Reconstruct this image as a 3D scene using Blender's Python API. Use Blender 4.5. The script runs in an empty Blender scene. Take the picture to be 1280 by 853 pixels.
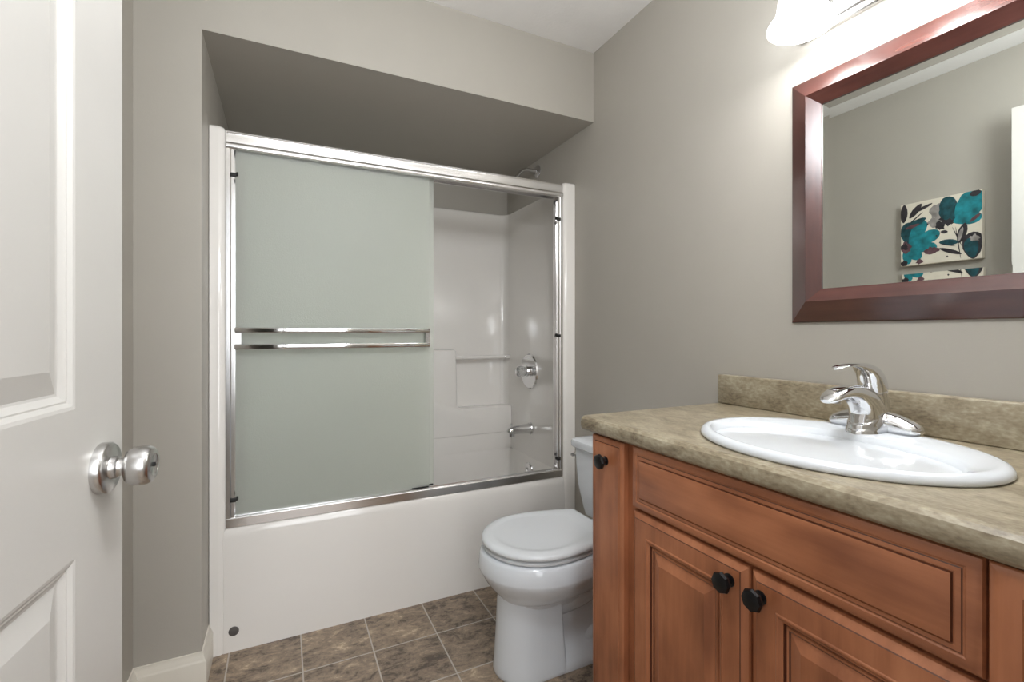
import bpy, bmesh, math, random
from mathutils import Vector, Matrix
C = bpy.context.scene.collection
S = bpy.context.scene
PI = math.pi
random.seed(4)

# ------------------------------------------------------------------ camera, world, lights, exposure
cam = bpy.data.objects.new('camera', bpy.data.cameras.new('camera'))
C.objects.link(cam)
cam.location = (0, 0, 1.1375)
cam.rotation_euler = (PI / 2, 0, -math.radians(25.94))
cam.data.sensor_width = 36
cam.data.lens = 36 * 588.41 / 1280
cam.data.shift_y = -10.0 / 1280
cam.data.clip_start = 0.01
S.camera = cam

S.view_settings.view_transform = 'Standard'
S.view_settings.look = 'None'
S.view_settings.gamma = 1
S.view_settings.use_curve_mapping = False
S.view_settings.exposure = 0.1

w = bpy.data.worlds.new('world'); S.world = w; w.use_nodes = True
w.node_tree.nodes['Background'].inputs[0].default_value = (0.95, 0.97, 1.0, 1)
w.node_tree.nodes['Background'].inputs[1].default_value = 1.0

HALL_FILL_POWER = 9
DOORWAY_FILL_POWER = 34
ROOM_FILL_POWER = 24
BULB_POWER = 1.0
SHADE_EMIT = 8.5

def area(name, loc, rot, size, power, col=(1, 1, 1), sy=None):
    l = bpy.data.lights.new(name, 'AREA'); l.energy = power; l.color = col
    l.size = size
    if sy: l.shape = 'RECTANGLE'; l.size_y = sy
    o = bpy.data.objects.new(name, l); o.location = loc; o.rotation_euler = rot
    C.objects.link(o); return o

area('hall_fill_light', (0.15, -0.75, 2.38), (math.radians(28), 0, 0), 0.9, HALL_FILL_POWER, (0.90, 0.95, 1.0), 0.7)  # added fill high in the unseen hall, no fixture there
area('doorway_fill_light', (0.2, -1.46, 1.45), (PI / 2, 0, 0), 1.4, DOORWAY_FILL_POWER, (0.93, 0.965, 1.0), 1.5)  # added soft panel behind the camera to brighten the alcove; the hall has no window
dl = bpy.data.lights.new('room_fill_light', 'POINT'); dl.energy = ROOM_FILL_POWER; dl.shadow_soft_size = 0.14; dl.color = (0.93, 0.965, 1.0)  # added fill floating below the ceiling to lift room and ceiling, not a fixture
dlo = bpy.data.objects.new('room_fill_light', dl); dlo.location = (0.32, 0.42, 1.99); C.objects.link(dlo)

# ------------------------------------------------------------------ materials
def new_mat(name):
    m = bpy.data.materials.new(name); m.use_nodes = True
    nt = m.node_tree; b = nt.nodes['Principled BSDF']
    return m, nt, b

def srgb(r, g, b):
    f = lambda c: (c / 255 / 12.92) if c / 255 <= .04045 else ((c / 255 + .055) / 1.055) ** 2.4
    return (f(r), f(g), f(b), 1)

def plain(name, col, rough=.5, metal=0, coat=0, bump=0, bscale=60, vary=0, vscale=8, coat_rough=.05, spec=.5):
    m, nt, b = new_mat(name)
    b.inputs['Roughness'].default_value = rough
    b.inputs['Metallic'].default_value = metal
    b.inputs['Coat Weight'].default_value = coat
    b.inputs['Coat Roughness'].default_value = coat_rough
    b.inputs['Specular IOR Level'].default_value = spec
    tc = nt.nodes.new('ShaderNodeTexCoord')
    n = nt.nodes.new('ShaderNodeTexNoise'); n.inputs['Scale'].default_value = vscale
    nt.links.new(tc.outputs['Object'], n.inputs['Vector'])
    r = nt.nodes.new('ShaderNodeValToRGB')
    c = col
    r.color_ramp.elements[0].color = tuple(x * (1 - vary) for x in c[:3]) + (1,)
    r.color_ramp.elements[1].color = tuple(min(1, x * (1 + vary)) for x in c[:3]) + (1,)
    r.color_ramp.elements[0].position = .3; r.color_ramp.elements[1].position = .7
    nt.links.new(n.outputs['Fac'], r.inputs[0]); nt.links.new(r.outputs[0], b.inputs['Base Color'])
    if bump:
        n2 = nt.nodes.new('ShaderNodeTexNoise'); n2.inputs['Scale'].default_value = bscale
        n2.inputs['Detail'].default_value = 4
        nt.links.new(tc.outputs['Object'], n2.inputs['Vector'])
        bp = nt.nodes.new('ShaderNodeBump'); bp.inputs['Strength'].default_value = bump; bp.inputs['Distance'].default_value = .002
        nt.links.new(n2.outputs['Fac'], bp.inputs['Height']); nt.links.new(bp.outputs[0], b.inputs['Normal'])
    return m

M = {}
M['wall'] = plain('taupe_paint', srgb(178, 173, 164), .45, bump=.12, bscale=220, vary=.01, spec=.35)
M['ceiling'] = plain('ceiling_paint', srgb(242, 240, 238), .8, bump=.5, bscale=90, vary=.02)
M['trim'] = plain('cream_trim_paint', srgb(226, 220, 208), .35, vary=.01)
M['door'] = plain('white_door_paint', srgb(199, 196, 191), .33, bump=.05, bscale=150, vary=.01)
M['acrylic'] = plain('white_acrylic', srgb(236, 232, 227), .12, coat=.3, vary=.005)
M['porcelain'] = plain('white_porcelain', srgb(220, 224, 229), .08, coat=0, vary=.004)
M['seat_plastic'] = plain('white_seat_plastic', srgb(222, 225, 228), .2, vary=.004)
M['chrome'] = plain('polished_chrome', (.78, .78, .79, 1), .06, metal=1, vary=.02)
M['bright_metal'] = plain('anodised_bright_metal', (.93, .92, .92, 1), .2, metal=1, vary=.03, bump=.03, bscale=40)
M['satin'] = plain('satin_nickel', (.60, .59, .58, 1), .27, metal=1, vary=.04)
M['black'] = plain('black_gloss', (.003, .003, .004, 1), .3, coat=0, spec=.45)
M['rubber'] = plain('black_rubber', (.01, .01, .01, 1), .6)
M['dark_gap'] = plain('shadow_gap_board', (.02, .012, .008, 1), .8)
M['grey_plug'] = plain('dark_grey_plug', (.10, .09, .085, 1), .35)
M['red'] = plain('red_dot', (.5, .02, .03, 1), .3)
M['blue'] = plain('blue_dot', (.02, .04, .5, 1), .3)
M['hinge'] = M['satin']

def wood(name, grain, c1, c2, c3, rough=.35, coat=.15):
    """grain: axis index along which the figure is stretched"""
    m, nt, b = new_mat(name)
    tc = nt.nodes.new('ShaderNodeTexCoord')
    mp = nt.nodes.new('ShaderNodeMapping')
    sc = [26, 26, 26]; sc[grain] = 2.2
    mp.inputs['Scale'].default_value = sc
    nt.links.new(tc.outputs['Object'], mp.inputs['Vector'])
    n = nt.nodes.new('ShaderNodeTexNoise'); n.inputs['Scale'].default_value = 1.6; n.inputs['Detail'].default_value = 6
    n.inputs['Roughness'].default_value = .6
    nt.links.new(mp.outputs[0], n.inputs['Vector'])
    mp2 = nt.nodes.new('ShaderNodeMapping'); s2 = [7, 7, 7]; s2[grain] = 4
    mp2.inputs['Scale'].default_value = s2
    nt.links.new(tc.outputs['Object'], mp2.inputs['Vector'])
    n2 = nt.nodes.new('ShaderNodeTexNoise'); n2.inputs['Scale'].default_value = 1.3; n2.inputs['Detail'].default_value = 3
    nt.links.new(mp2.outputs[0], n2.inputs['Vector'])
    mix = nt.nodes.new('ShaderNodeMath'); mix.operation = 'MULTIPLY_ADD'
    nt.links.new(n2.outputs['Fac'], mix.inputs[0]); mix.inputs[1].default_value = .6
    m3 = nt.nodes.new('ShaderNodeMath'); m3.operation = 'MULTIPLY'; m3.inputs[1].default_value = .4
    nt.links.new(n.outputs['Fac'], m3.inputs[0]); nt.links.new(m3.outputs[0], mix.inputs[2])
    r = nt.nodes.new('ShaderNodeValToRGB')
    r.color_ramp.elements[0].position = .33; r.color_ramp.elements[0].color = c1
    r.color_ramp.elements[1].position = .68; r.color_ramp.elements[1].color = c3
    e = r.color_ramp.elements.new(.5); e.color = c2
    nt.links.new(mix.outputs[0], r.inputs[0]); nt.links.new(r.outputs[0], b.inputs['Base Color'])
    b.inputs['Roughness'].default_value = rough
    b.inputs['Coat Weight'].default_value = coat; b.inputs['Coat Roughness'].default_value = .22
    bp = nt.nodes.new('ShaderNodeBump'); bp.inputs['Strength'].default_value = .05; bp.inputs['Distance'].default_value = .001
    nt.links.new(n.outputs['Fac'], bp.inputs['Height']); nt.links.new(bp.outputs[0], b.inputs['Normal'])
    return m
wc = (srgb(134, 81, 54), srgb(168, 106, 72), srgb(192, 127, 90))
M['wood_v'] = wood('cinnamon_maple_upright', 2, *wc)
M['wood_h'] = wood('cinnamon_maple_level', 1, *wc)
M['glaze'] = wood('dark_glaze_in_grooves', 2, srgb(78, 42, 28), srgb(92, 52, 36), srgb(106, 62, 44))
mc = (srgb(56, 29, 24), srgb(74, 39, 33), srgb(90, 50, 43))
M['mirror_wood_v'] = wood('mahogany_upright', 2, *mc, rough=.25, coat=.6)
M['mirror_wood_h'] = wood('mahogany_level', 1, *mc, rough=.25, coat=.6)

def laminate():
    m, nt, b = new_mat('mottled_stone_laminate')
    tc = nt.nodes.new('ShaderNodeTexCoord')
    n1 = nt.nodes.new('ShaderNodeTexNoise'); n1.inputs['Scale'].default_value = 15; n1.inputs['Detail'].default_value = 9; n1.inputs['Roughness'].default_value = .62; n1.inputs['Distortion'].default_value = .6
    n2 = nt.nodes.new('ShaderNodeTexNoise'); n2.inputs['Scale'].default_value = 110; n2.inputs['Detail'].default_value = 5
    mp = nt.nodes.new('ShaderNodeMapping'); mp.inputs['Scale'].default_value = (1.6, .8, 1.6)
    nt.links.new(tc.outputs['Object'], mp.inputs[0])
    for n in (n1, n2): nt.links.new(mp.outputs[0], n.inputs['Vector'])
    a = nt.nodes.new('ShaderNodeMath'); a.operation = 'MULTIPLY'; a.inputs[1].default_value = .64; nt.links.new(n1.outputs['Fac'], a.inputs[0])
    c = nt.nodes.new('ShaderNodeMath'); c.operation = 'MULTIPLY_ADD'; c.inputs[1].default_value = .36
    nt.links.new(n2.outputs['Fac'], c.inputs[0]); nt.links.new(a.outputs[0], c.inputs[2])
    r = nt.nodes.new('ShaderNodeValToRGB'); e = r.color_ramp.elements
    e[0].position = .36; e[0].color = srgb(116, 103, 84)
    e[1].position = .66; e[1].color = srgb(184, 175, 153)
    k = e.new(.47); k.color = srgb(146, 134, 112)
    k = e.new(.55); k.color = srgb(162, 151, 129)
    nt.links.new(c.outputs[0], r.inputs[0]); nt.links.new(r.outputs[0], b.inputs['Base Color'])
    b.inputs['Roughness'].default_value = .32
    return m
M['laminate'] = laminate()

def tile():
    m, nt, b = new_mat('slate_look_tile')
    L = nt.links.new
    tc = nt.nodes.new('ShaderNodeTexCoord'); sep = nt.nodes.new('ShaderNodeSeparateXYZ')
    L(tc.outputs['Object'], sep.inputs[0])
    def mth(op, a, bb=None, cc=None):
        n = nt.nodes.new('ShaderNodeMath'); n.operation = op
        for i, v in enumerate((a, bb, cc)):
            if v is None: continue
            if isinstance(v, (int, float)): n.inputs[i].default_value = v
            else: L(v, n.inputs[i])
        return n.outputs[0]
    T = .2318
    u = mth('DIVIDE', mth('SUBTRACT', sep.outputs[0], .06), T); v = mth('DIVIDE', mth('SUBTRACT', sep.outputs[1], 1.7261), T)
    fu = mth('FLOOR', u); fv = mth('FLOOR', v)
    def edge(x, f):
        q = mth('SUBTRACT', x, f); return mth('MINIMUM', q, mth('SUBTRACT', 1.0, q))
    d = mth('MINIMUM', edge(u, fu), edge(v, fv))
    grout = mth('LESS_THAN', d, .0105)
    cmb = nt.nodes.new('ShaderNodeCombineXYZ'); L(fu, cmb.inputs[0]); L(fv, cmb.inputs[1])
    wn = nt.nodes.new('ShaderNodeTexWhiteNoise'); wn.noise_dimensions = '3D'; L(cmb.outputs[0], wn.inputs['Vector'])
    off = nt.nodes.new('ShaderNodeVectorMath'); off.operation = 'MULTIPLY_ADD'
    L(wn.outputs['Color'], off.inputs[0]); off.inputs[1].default_value = (9, 9, 9); L(tc.outputs['Object'], off.inputs[2])
    n1 = nt.nodes.new('ShaderNodeTexNoise'); n1.inputs['Scale'].default_value = 13; n1.inputs['Detail'].default_value = 12; n1.inputs['Roughness'].default_value = .74; n1.inputs['Distortion'].default_value = .55
    st = nt.nodes.new('ShaderNodeMapping'); st.inputs['Rotation'].default_value = (0, 0, .6); st.inputs['Scale'].default_value = (1.0, 1.9, 1.0)
    L(off.outputs[0], st.inputs['Vector']); L(st.outputs[0], n1.inputs['Vector'])
    n2 = nt.nodes.new('ShaderNodeTexNoise'); n2.inputs['Scale'].default_value = 60; n2.inputs['Detail'].default_value = 8; n2.inputs['Distortion'].default_value = .5; n2.inputs['Roughness'].default_value = .7
    L(off.outputs[0], n2.inputs['Vector'])
    f = mth('ADD', mth('MULTIPLY', n1.outputs['Fac'], .72), mth('MULTIPLY', n2.outputs['Fac'], .28))
    f = mth('ADD', f, mth('MULTIPLY', mth('SUBTRACT', wn.outputs['Value'], .5), .07))
    r = nt.nodes.new('ShaderNodeValToRGB'); e = r.color_ramp.elements
    e[0].position = .40; e[0].color = srgb(86, 73, 62)
    e[1].position = .62; e[1].color = srgb(206, 186, 158)
    k = e.new(.45); k.color = srgb(128, 112, 96)
    k = e.new(.51); k.color = srgb(146, 128, 110)
    k = e.new(.57); k.color = srgb(170, 149, 125)
    L(f, r.inputs[0])
    mx = nt.nodes.new('ShaderNodeMix'); mx.data_type = 'RGBA'
    L(grout, mx.inputs[0]); L(r.outputs[0], mx.inputs[6]); mx.inputs[7].default_value = srgb(186, 178, 168)
    L(mx.outputs[2], b.inputs['Base Color'])
    b.inputs['Roughness'].default_value = .38
    hh = mth('SUBTRACT', mth('MULTIPLY', f, .6), mth('MULTIPLY', grout, .5))
    bp = nt.nodes.new('ShaderNodeBump'); bp.inputs['Strength'].default_value = .35; bp.inputs['Distance'].default_value = .003
    L(hh, bp.inputs['Height']); L(bp.outputs[0], b.inputs['Normal'])
    return m
M['tile'] = tile()

def frosted():
    m, nt, b = new_mat('obscured_glass')
    b.inputs['Base Color'].default_value = (.90, .925, .875, 1)
    b.inputs['Roughness'].default_value = .42
    b.inputs['Transmission Weight'].default_value = .8
    b.inputs['IOR'].default_value = 1.3
    tc = nt.nodes.new('ShaderNodeTexCoord')
    n = nt.nodes.new('ShaderNodeTexNoise'); n.inputs['Scale'].default_value = 260; n.inputs['Detail'].default_value = 2
    nt.links.new(tc.outputs['Object'], n.inputs['Vector'])
    bp = nt.nodes.new('ShaderNodeBump'); bp.inputs['Strength'].default_value = .35; bp.inputs['Distance'].default_value = .002
    nt.links.new(n.outputs['Fac'], bp.inputs['Height']); nt.links.new(bp.outputs[0], b.inputs['Normal'])
    return m
M['frosted'] = frosted()

def mirror_mat():
    m, nt, b = new_mat('silvered_mirror')
    b.inputs['Base Color'].default_value = (.86, .89, .86, 1)
    b.inputs['Metallic'].default_value = 1; b.inputs['Roughness'].default_value = .0
    return m
M['mirror'] = mirror_mat()

def glow(name, col, s):
    m, nt, b = new_mat(name)
    b.inputs['Base Color'].default_value = (.9, .9, .88, 1); b.inputs['Roughness'].default_value = .3
    b.inputs['Emission Color'].default_value = col; b.inputs['Emission Strength'].default_value = s
    return m
M['shade'] = glow('lit_opal_glass', (.95, .975, 1, 1), SHADE_EMIT)
M['bulb'] = glow('lit_bulb', (1, .95, .87, 1), 12)

def crystal():
    m, nt, b = new_mat('clear_acrylic')
    b.inputs['Base Color'].default_value = (.93, .94, .93, 1); b.inputs['Roughness'].default_value = .05
    b.inputs['Transmission Weight'].default_value = .85
    return m
M['crystal'] = crystal()

# ------------------------------------------------------------------ mesh helpers
def wloc(o):
    v = Vector((0, 0, 0))
    while o is not None:
        v += o.location; o = o.parent
    return v

def finish(bm, ang=35, smooth=True):
    bmesh.ops.recalc_face_normals(bm, faces=bm.faces)
    if smooth:
        for f in bm.faces: f.smooth = True
        a = math.radians(ang)
        for e in bm.edges:
            if len(e.link_faces) == 2 and e.calc_face_angle(0) > a: e.smooth = False

def obj(name, bm, mats, parent=None, origin=None, ang=35, smooth=True, recalc=True):
    if recalc: finish(bm, ang, smooth)
    if not isinstance(mats, (list, tuple)): mats = [mats]
    off = wloc(parent) if parent else Vector((0, 0, 0))
    org = Vector(origin) if origin is not None else off
    bmesh.ops.translate(bm, verts=bm.verts, vec=-org)
    me = bpy.data.meshes.new(name); bm.to_mesh(me); bm.free()
    for m in mats: me.materials.append(m)
    o = bpy.data.objects.new(name, me); C.objects.link(o)
    o.parent = parent; o.location = org - off
    return o

def thing(name, label, cat, loc, group=None):
    o = bpy.data.objects.new(name, None); C.objects.link(o); o.location = loc
    o.empty_display_size = .05
    o['label'] = label; o['category'] = cat
    if group: o['group'] = group
    return o

def tag(o, label, cat, group=None):
    o['label'] = label; o['category'] = cat
    if group: o['group'] = group
    return o

def struct(name, bm, m, label=None, **k):
    o = obj(name, bm, m, **k); o['kind'] = 'structure'
    if label: o['label'] = label
    return o

def box(bm, x0, x1, y0, y1, z0, z1, bev=0, seg=2, mi=0):
    vs = [bm.verts.new((x, y, z)) for x in (x0, x1) for y in (y0, y1) for z in (z0, z1)]
    fs = [bm.faces.new([vs[i] for i in q]) for q in ((0, 1, 3, 2), (4, 6, 7, 5), (0, 4, 5, 1), (2, 3, 7, 6), (0, 2, 6, 4), (1, 5, 7, 3))]
    for f in fs: f.material_index = mi
    if bev:
        es = list({e for f in fs for e in f.edges})
        bmesh.ops.bevel(bm, geom=es, offset=bev, segments=seg, profile=.5, affect='EDGES')
    return vs

def frame_from(axis):
    z = Vector(axis).normalized()
    x = Vector((0, 0, 1)).cross(z)
    if x.length < 1e-4: x = Vector((1, 0, 0))
    x.normalize(); y = z.cross(x)
    return Matrix((x, y, z)).transposed()

def lathe(bm, prof, org=(0, 0, 0), axis=(0, 0, 1), seg=32, mi=0, cap=True, sx=1, sy=1):
    """prof: list of (radius, height along axis)"""
    R = frame_from(axis); o = Vector(org); rings = []
    for r, h in prof:
        if r < 1e-6: rings.append([bm.verts.new(o + R @ Vector((0, 0, h)))])
        else: rings.append([bm.verts.new(o + R @ Vector((r * sx * math.cos(2 * PI * i / seg), r * sy * math.sin(2 * PI * i / seg), h))) for i in range(seg)])
    for a, b in zip(rings, rings[1:]):
        for i in range(seg):
            j = (i + 1) % seg
            if len(a) == 1 and len(b) == 1: continue
            if len(a) == 1: q = (a[0], b[i], b[j])
            elif len(b) == 1: q = (a[i], a[j], b[0])
            else: q = (a[i], a[j], b[j], b[i])
            f = bm.faces.new(q); f.material_index = mi
    if cap:
        for r in (rings[0], rings[-1]):
            if len(r) > 2: bm.faces.new(r).material_index = mi
    return rings

def loft(bm, loops, closed=True, cap0=True, cap1=True, mi=0):
    rs = [[bm.verts.new(p) for p in lp] for lp in loops]
    n = len(rs[0])
    for a, b in zip(rs, rs[1:]):
        for i in range(n if closed else n - 1):
            j = (i + 1) % n
            bm.faces.new((a[i], a[j], b[j], b[i])).material_index = mi
    if cap0: bm.faces.new(rs[0]).material_index = mi
    if cap1: bm.faces.new(rs[-1]).material_index = mi
    return rs

def smooth_path(pts, n=8):
    """Catmull-Rom through tuples of any length"""
    out = []
    P = [pts[0]] + list(pts) + [pts[-1]]
    for i in range(1, len(P) - 2):
        for k in range(n):
            t = k / n
            out.append(tuple(.5 * ((2 * b) + (-a + c) * t + (2 * a - 5 * b + 4 * c - d) * t * t + (-a + 3 * b - 3 * c + d) * t ** 3)
                             for a, b, c, d in zip(P[i - 1], P[i], P[i + 1], P[i + 2])))
    out.append(tuple(pts[-1])); return out

def tube(bm, pts, side=None, seg=20, n=8, mi=0, power=2, smooth=True):
    """pts: (x,y,z,ra,rb): ra along 'side', rb across it"""
    P = smooth_path(pts, n) if smooth else pts
    loops = []
    for i, p in enumerate(P):
        c = Vector(p[:3]); a = Vector(P[max(0, i - 1)][:3]); b = Vector(P[min(len(P) - 1, i + 1)][:3])
        t = (b - a).normalized()
        s = Vector(side) if side else (Vector((0, 0, 1)) if abs(t.z) < .9 else Vector((1, 0, 0)))
        s = (s - t * s.dot(t)).normalized(); q = t.cross(s)
        ra, rb = p[3], (p[4] if len(p) > 4 else p[3])
        lp = []
        for k in range(seg):
            an = 2 * PI * k / seg; cx, sx = math.cos(an), math.sin(an)
            lp.append(c + s * ra * math.copysign(abs(cx) ** (2 / power), cx) + q * rb * math.copysign(abs(sx) ** (2 / power), sx))
        loops.append(lp)
    return loft(bm, loops, mi=mi)

def panel(bm, O, U, V, N, w, h, prof, mats=None, back=0.0):
    """rectangle w*h at O (corner) spanned by U,V, raised along N; prof = [(inset, height)], closed by a field; mats = index per ring and last for field"""
    O, U, V, N = map(Vector, (O, U, V, N))
    loops = []
    if back: loops.append([O + N * (-back) + U * a + V * b for a, b in ((0, 0), (w, 0), (w, h), (0, h))])
    for ins, hh in prof:
        loops.append([O + N * hh + U * a + V * b for a, b in ((ins, ins), (w - ins, ins), (w - ins, h - ins), (ins, h - ins))])
    rs = [[bm.verts.new(p) for p in lp] for lp in loops]
    k0 = 1 if back else 0
    for k, (a, b) in enumerate(zip(rs, rs[1:])):
        for i in range(4):
            j = (i + 1) % 4
            f = bm.faces.new((a[i], a[j], b[j], b[i]))
            if mats: f.material_index = mats[max(0, k - k0)] if k >= k0 else 0
    f = bm.faces.new(rs[-1])
    if mats: f.material_index = mats[-1]
    if back: bm.faces.new(rs[0])
    return rs

def extrude_poly(bm, pts, z0, z1, mi=0):
    return loft(bm, [[(x, y, z0) for x, y in pts], [(x, y, z1) for x, y in pts]], mi=mi)

def arc(cx, cy, r, a0, a1, n=6):
    return [(cx + r * math.cos(math.radians(a0 + (a1 - a0) * i / n)), cy + r * math.sin(math.radians(a0 + (a1 - a0) * i / n))) for i in range(n + 1)]

# key planes of the room
XR, XL, XA = 1.29, -0.41, -0.234      # right wall, left wall, left side of the tub alcove
YB, YT, YK, YF = 1.79, 1.942, 2.72, 0.08   # wall beside tub, tub front, alcove back wall, front (door) wall
ZC, ZB = 2.43, 2.111                   # ceiling, underside of bulkhead

# ------------------------------------------------------------------ room shell
bm = bmesh.new(); box(bm, -2.3, 2.3, -1.6, 2.9, -.06, 0); struct('floor', bm, M['tile'])
bm = bmesh.new(); box(bm, -2.3, 2.3, -1.6, 2.9, ZC, ZC + .08); struct('ceiling', bm, M['ceiling'])
bm = bmesh.new(); box(bm, XR, XR + .12, -.04, YK + .12, 0, ZC); struct('wall_right', bm, M['wall'])
bm = bmesh.new(); box(bm, XL - .12, XL, -.04, YB + .02, 0, ZC); struct('wall_left', bm, M['wall'])
# wall beside the alcove with the bulkhead over the tub in one continuous face
bm = bmesh.new()
pf = [(XL - .12, 0), (XA, 0), (XA, ZB), (XR, ZB), (XR, ZC), (XL - .12, ZC)]
a = [bm.verts.new((x, YB, z)) for x, z in pf]; b = [bm.verts.new((x, YK, z)) for x, z in pf]
bm.faces.new(a); bm.faces.new(b)
for i in range(6):
    j = (i + 1) % 6; bm.faces.new((a[i], a[j], b[j], b[i]))
struct('wall_back', bm, M['wall'])
bm = bmesh.new(); box(bm, XL - .12, XR, YK, YK + .12, 0, ZC); struct('wall_alcove', bm, M['wall'])
# front wall with the doorway
DX0, DX1, DZ = -.315, .47, 2.12
bm = bmesh.new()
pf = [(XL - .12, 0), (DX0, 0), (DX0, DZ), (DX1, DZ), (DX1, 0), (XR + .12, 0), (XR + .12, ZC), (XL - .12, ZC)]
a = [bm.verts.new((x, YF, z)) for x, z in pf]; b = [bm.verts.new((x, -.04, z)) for x, z in pf]
bm.faces.new(a); bm.faces.new(b)
for i in range(8):
    j = (i + 1) % 8; bm.faces.new((a[i], a[j], b[j], b[i]))
struct('wall_front', bm, M['wall'])
# hallway outside the door
bm = bmesh.new(); box(bm, -2.3, 2.3, -1.6, -1.48, 0, ZC); struct('wall_hall', bm, M['wall'])

# baseboards: profile (distance out from wall, height)
BBP = [(0, 0), (.014, 0), (.014, .088), (.0125, .092), (.0105, .095), (.010, .098), (.006, .107), (.0045, .114), (.0045, .1175), (0, .1185)]
def baseboard(name, path, label=None):
    """path: list of (x,y, dx,dy): wall point and outward offset direction (mitred)"""
    bm = bmesh.new()
    loft(bm, [[(x + dx * d, y + dy * d, z) for d, z in BBP] for x, y, dx, dy in path])
    return struct(name, bm, M['trim'], label)
baseboard('baseboard_left', [(XL, YF, 1, 0), (XL, YB, 1, -1), (XA, YB, 1, -1), (XA, YT - .001, 1, 0)])
baseboard('baseboard_right', [(XR, 1.056, -1, 0), (XR, YT - .001, -1, 0)])

# door casing on the room side (doorway the camera looks out of)
def casing(name, y0, y1):
    bm = bmesh.new()
    for x0, x1 in ((DX0 - .056, DX0), (DX1, DX1 + .056)): box(bm, x0, x1, y0, y1, 0, DZ + .056, .003)
    box(bm, DX0, DX1, y0, y1, DZ, DZ + .056, .003)
    return struct(name, bm, M['trim'])
casing('trim_1', YF, YF + .014)
casing('trim_2', -.054, -.04)

# ------------------------------------------------------------------ open door leaf
Ld = Vector((-.21, .862, 0)); dd = Vector((-.1165, -.9932, 0)).normalized(); nd = Vector((dd.y, -dd.x, 0)) * -1   # nd faces the camera side
if nd.x < 0: nd = -nd
WD = .752; HD = 2.085; ZD0 = .012
bm = bmesh.new()
H = Ld
def dpt(s, z, n=0): return H + dd * s + Vector((0, 0, z)) + nd * n
# rails and stiles as one face with openings: build a grid
PAN = []
for s0, s1 in ((.124, .331), (.421, .628)):
    for z0, z1 in ((.235, .867), (1.046, 1.64), (1.76, 1.945)):
        PAN.append((s0, s1, z0, z1))
sx = sorted({0, WD} | {p[0] for p in PAN} | {p[1] for p in PAN}); sz = sorted({ZD0, HD} | {p[2] for p in PAN} | {p[3] for p in PAN})
for side, n0 in ((1, 0.0), (-1, -.035)):
    gv = {(i, j): bm.verts.new(dpt(s, z, n0)) for i, s in enumerate(sx) for j, z in enumerate(sz)}
    for i in range(len(sx) - 1):
        for j in range(len(sz) - 1):
            if any(abs(p[0] - sx[i]) < 1e-6 and abs(p[2] - sz[j]) < 1e-6 for p in PAN): continue
            bm.faces.new((gv[i, j], gv[i + 1, j], gv[i + 1, j + 1], gv[i, j + 1]))
    for s0, s1, z0, z1 in PAN:
        panel(bm, dpt(s0, z0, n0), dd, (0, 0, 1), nd * side, s1 - s0, z1 - z0,
              [(0, 0), (.004, -.001), (.009, -.0045), (.011, -.0045), (.018, -.0095), (.021, -.010), (.048, -.0022), (.051, -.002)])
bmesh.ops.remove_doubles(bm, verts=bm.verts, dist=1e-5)
# edges of the leaf
for (s, z, s2, z2) in ((0, ZD0, 0, HD), (WD, ZD0, WD, HD), (0, ZD0, WD, ZD0), (0, HD, WD, HD)):
    bm.faces.new([bm.verts.new(p) for p in (dpt(s, z), dpt(s2, z2), dpt(s2, z2, -.035), dpt(s, z, -.035))])
bmesh.ops.remove_doubles(bm, verts=bm.verts, dist=1e-5)
hx = dpt(WD, 0)
door = struct('door_1', bm, M['door'], 'open white six-panel door with a round satin knob', origin=(hx.x, hx.y, 0), ang=12)
KN = dpt(.062, .958)
def door_knob(sgn):
    o = KN if sgn > 0 else KN + nd * -.035
    bm = bmesh.new()
    lathe(bm, [(.0335, 0), (.0335, .009), (.0315, .0115), (.0155, .0125), (.0145, .014), (.0145, .019), (.0125, .020), (.0115, .021), (.0115, .027),
               (.0150, .0275), (.0222, .031), (.0255, .038), (.0263, .045), (.0258, .052), (.0238, .0565), (.021, .0585), (.0145, .0595), (.0135, .0585), (.004, .059), (.003, .0585), (0, .0585)],
          o, nd * sgn, 48)
    return bm
k = obj('door_handle', door_knob(1), M['satin'], door, ang=50)
bm = bmesh.new(); lathe(bm, [(.0028, .0580), (.0028, .0602), (0, .0602)], KN, nd, 12)
obj('lock_pin', bm, M['rubber'], k)
obj('door_handle', door_knob(-1), M['satin'], door, ang=50)
for z in (.25, 1.05, 1.85):
    bm = bmesh.new(); p = dpt(WD + .004, z, .004)
    lathe(bm, [(.006, -.045), (.006, .045)], p, (0, 0, 1), 12)
    obj('hinge', bm, M['satin'], door)

# ------------------------------------------------------------------ tub and shower unit
tub = thing('bathtub_shower_unit', 'white one-piece bathtub and shower surround filling the alcove', 'bathtub', (.528, 2.33, 0))
g = .002
ex0, ex1, eyk = XA + g, XR - g, YK - .006
ix0, ix1, iy = -.19, 1.25, 2.655
inner = ([(ex0, YT), (-.205, YT)] + arc(-.205, YT + .022, .022, -90, 0, 6) + [(-.185, YT + .03), (ix0, YT + .05)] +
         arc(ix0 + .045, iy - .045, .045, 180, 90, 7) + arc(ix1 - .045, iy - .045, .045, 90, 0, 7) +
         [(ix1, YT + .06), (1.232, YT + .034)] + arc(1.246, YT + .022, .022, -180, -90, 6) + [(ex1, YT)])
poly = inner + [(ex1, eyk), (ex0, eyk)]
bm = bmesh.new()
def inset_poly(pts, z, d):
    # pull the visible edge back a little for the rounded top
    out = []
    n = len(inner)
    for i, (x, y) in enumerate(pts):
        if 0 < i < n - 1:
            a_, b_ = pts[i - 1], pts[i + 1]; tx, ty = b_[0] - a_[0], b_[1] - a_[1]; l = math.hypot(tx, ty)
            out.append((x - ty / l * d, y + tx / l * d, z))
        elif i in (0, n - 1): out.append((x, y + d, z))
        else: out.append((x, y, z))
    return out
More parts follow.
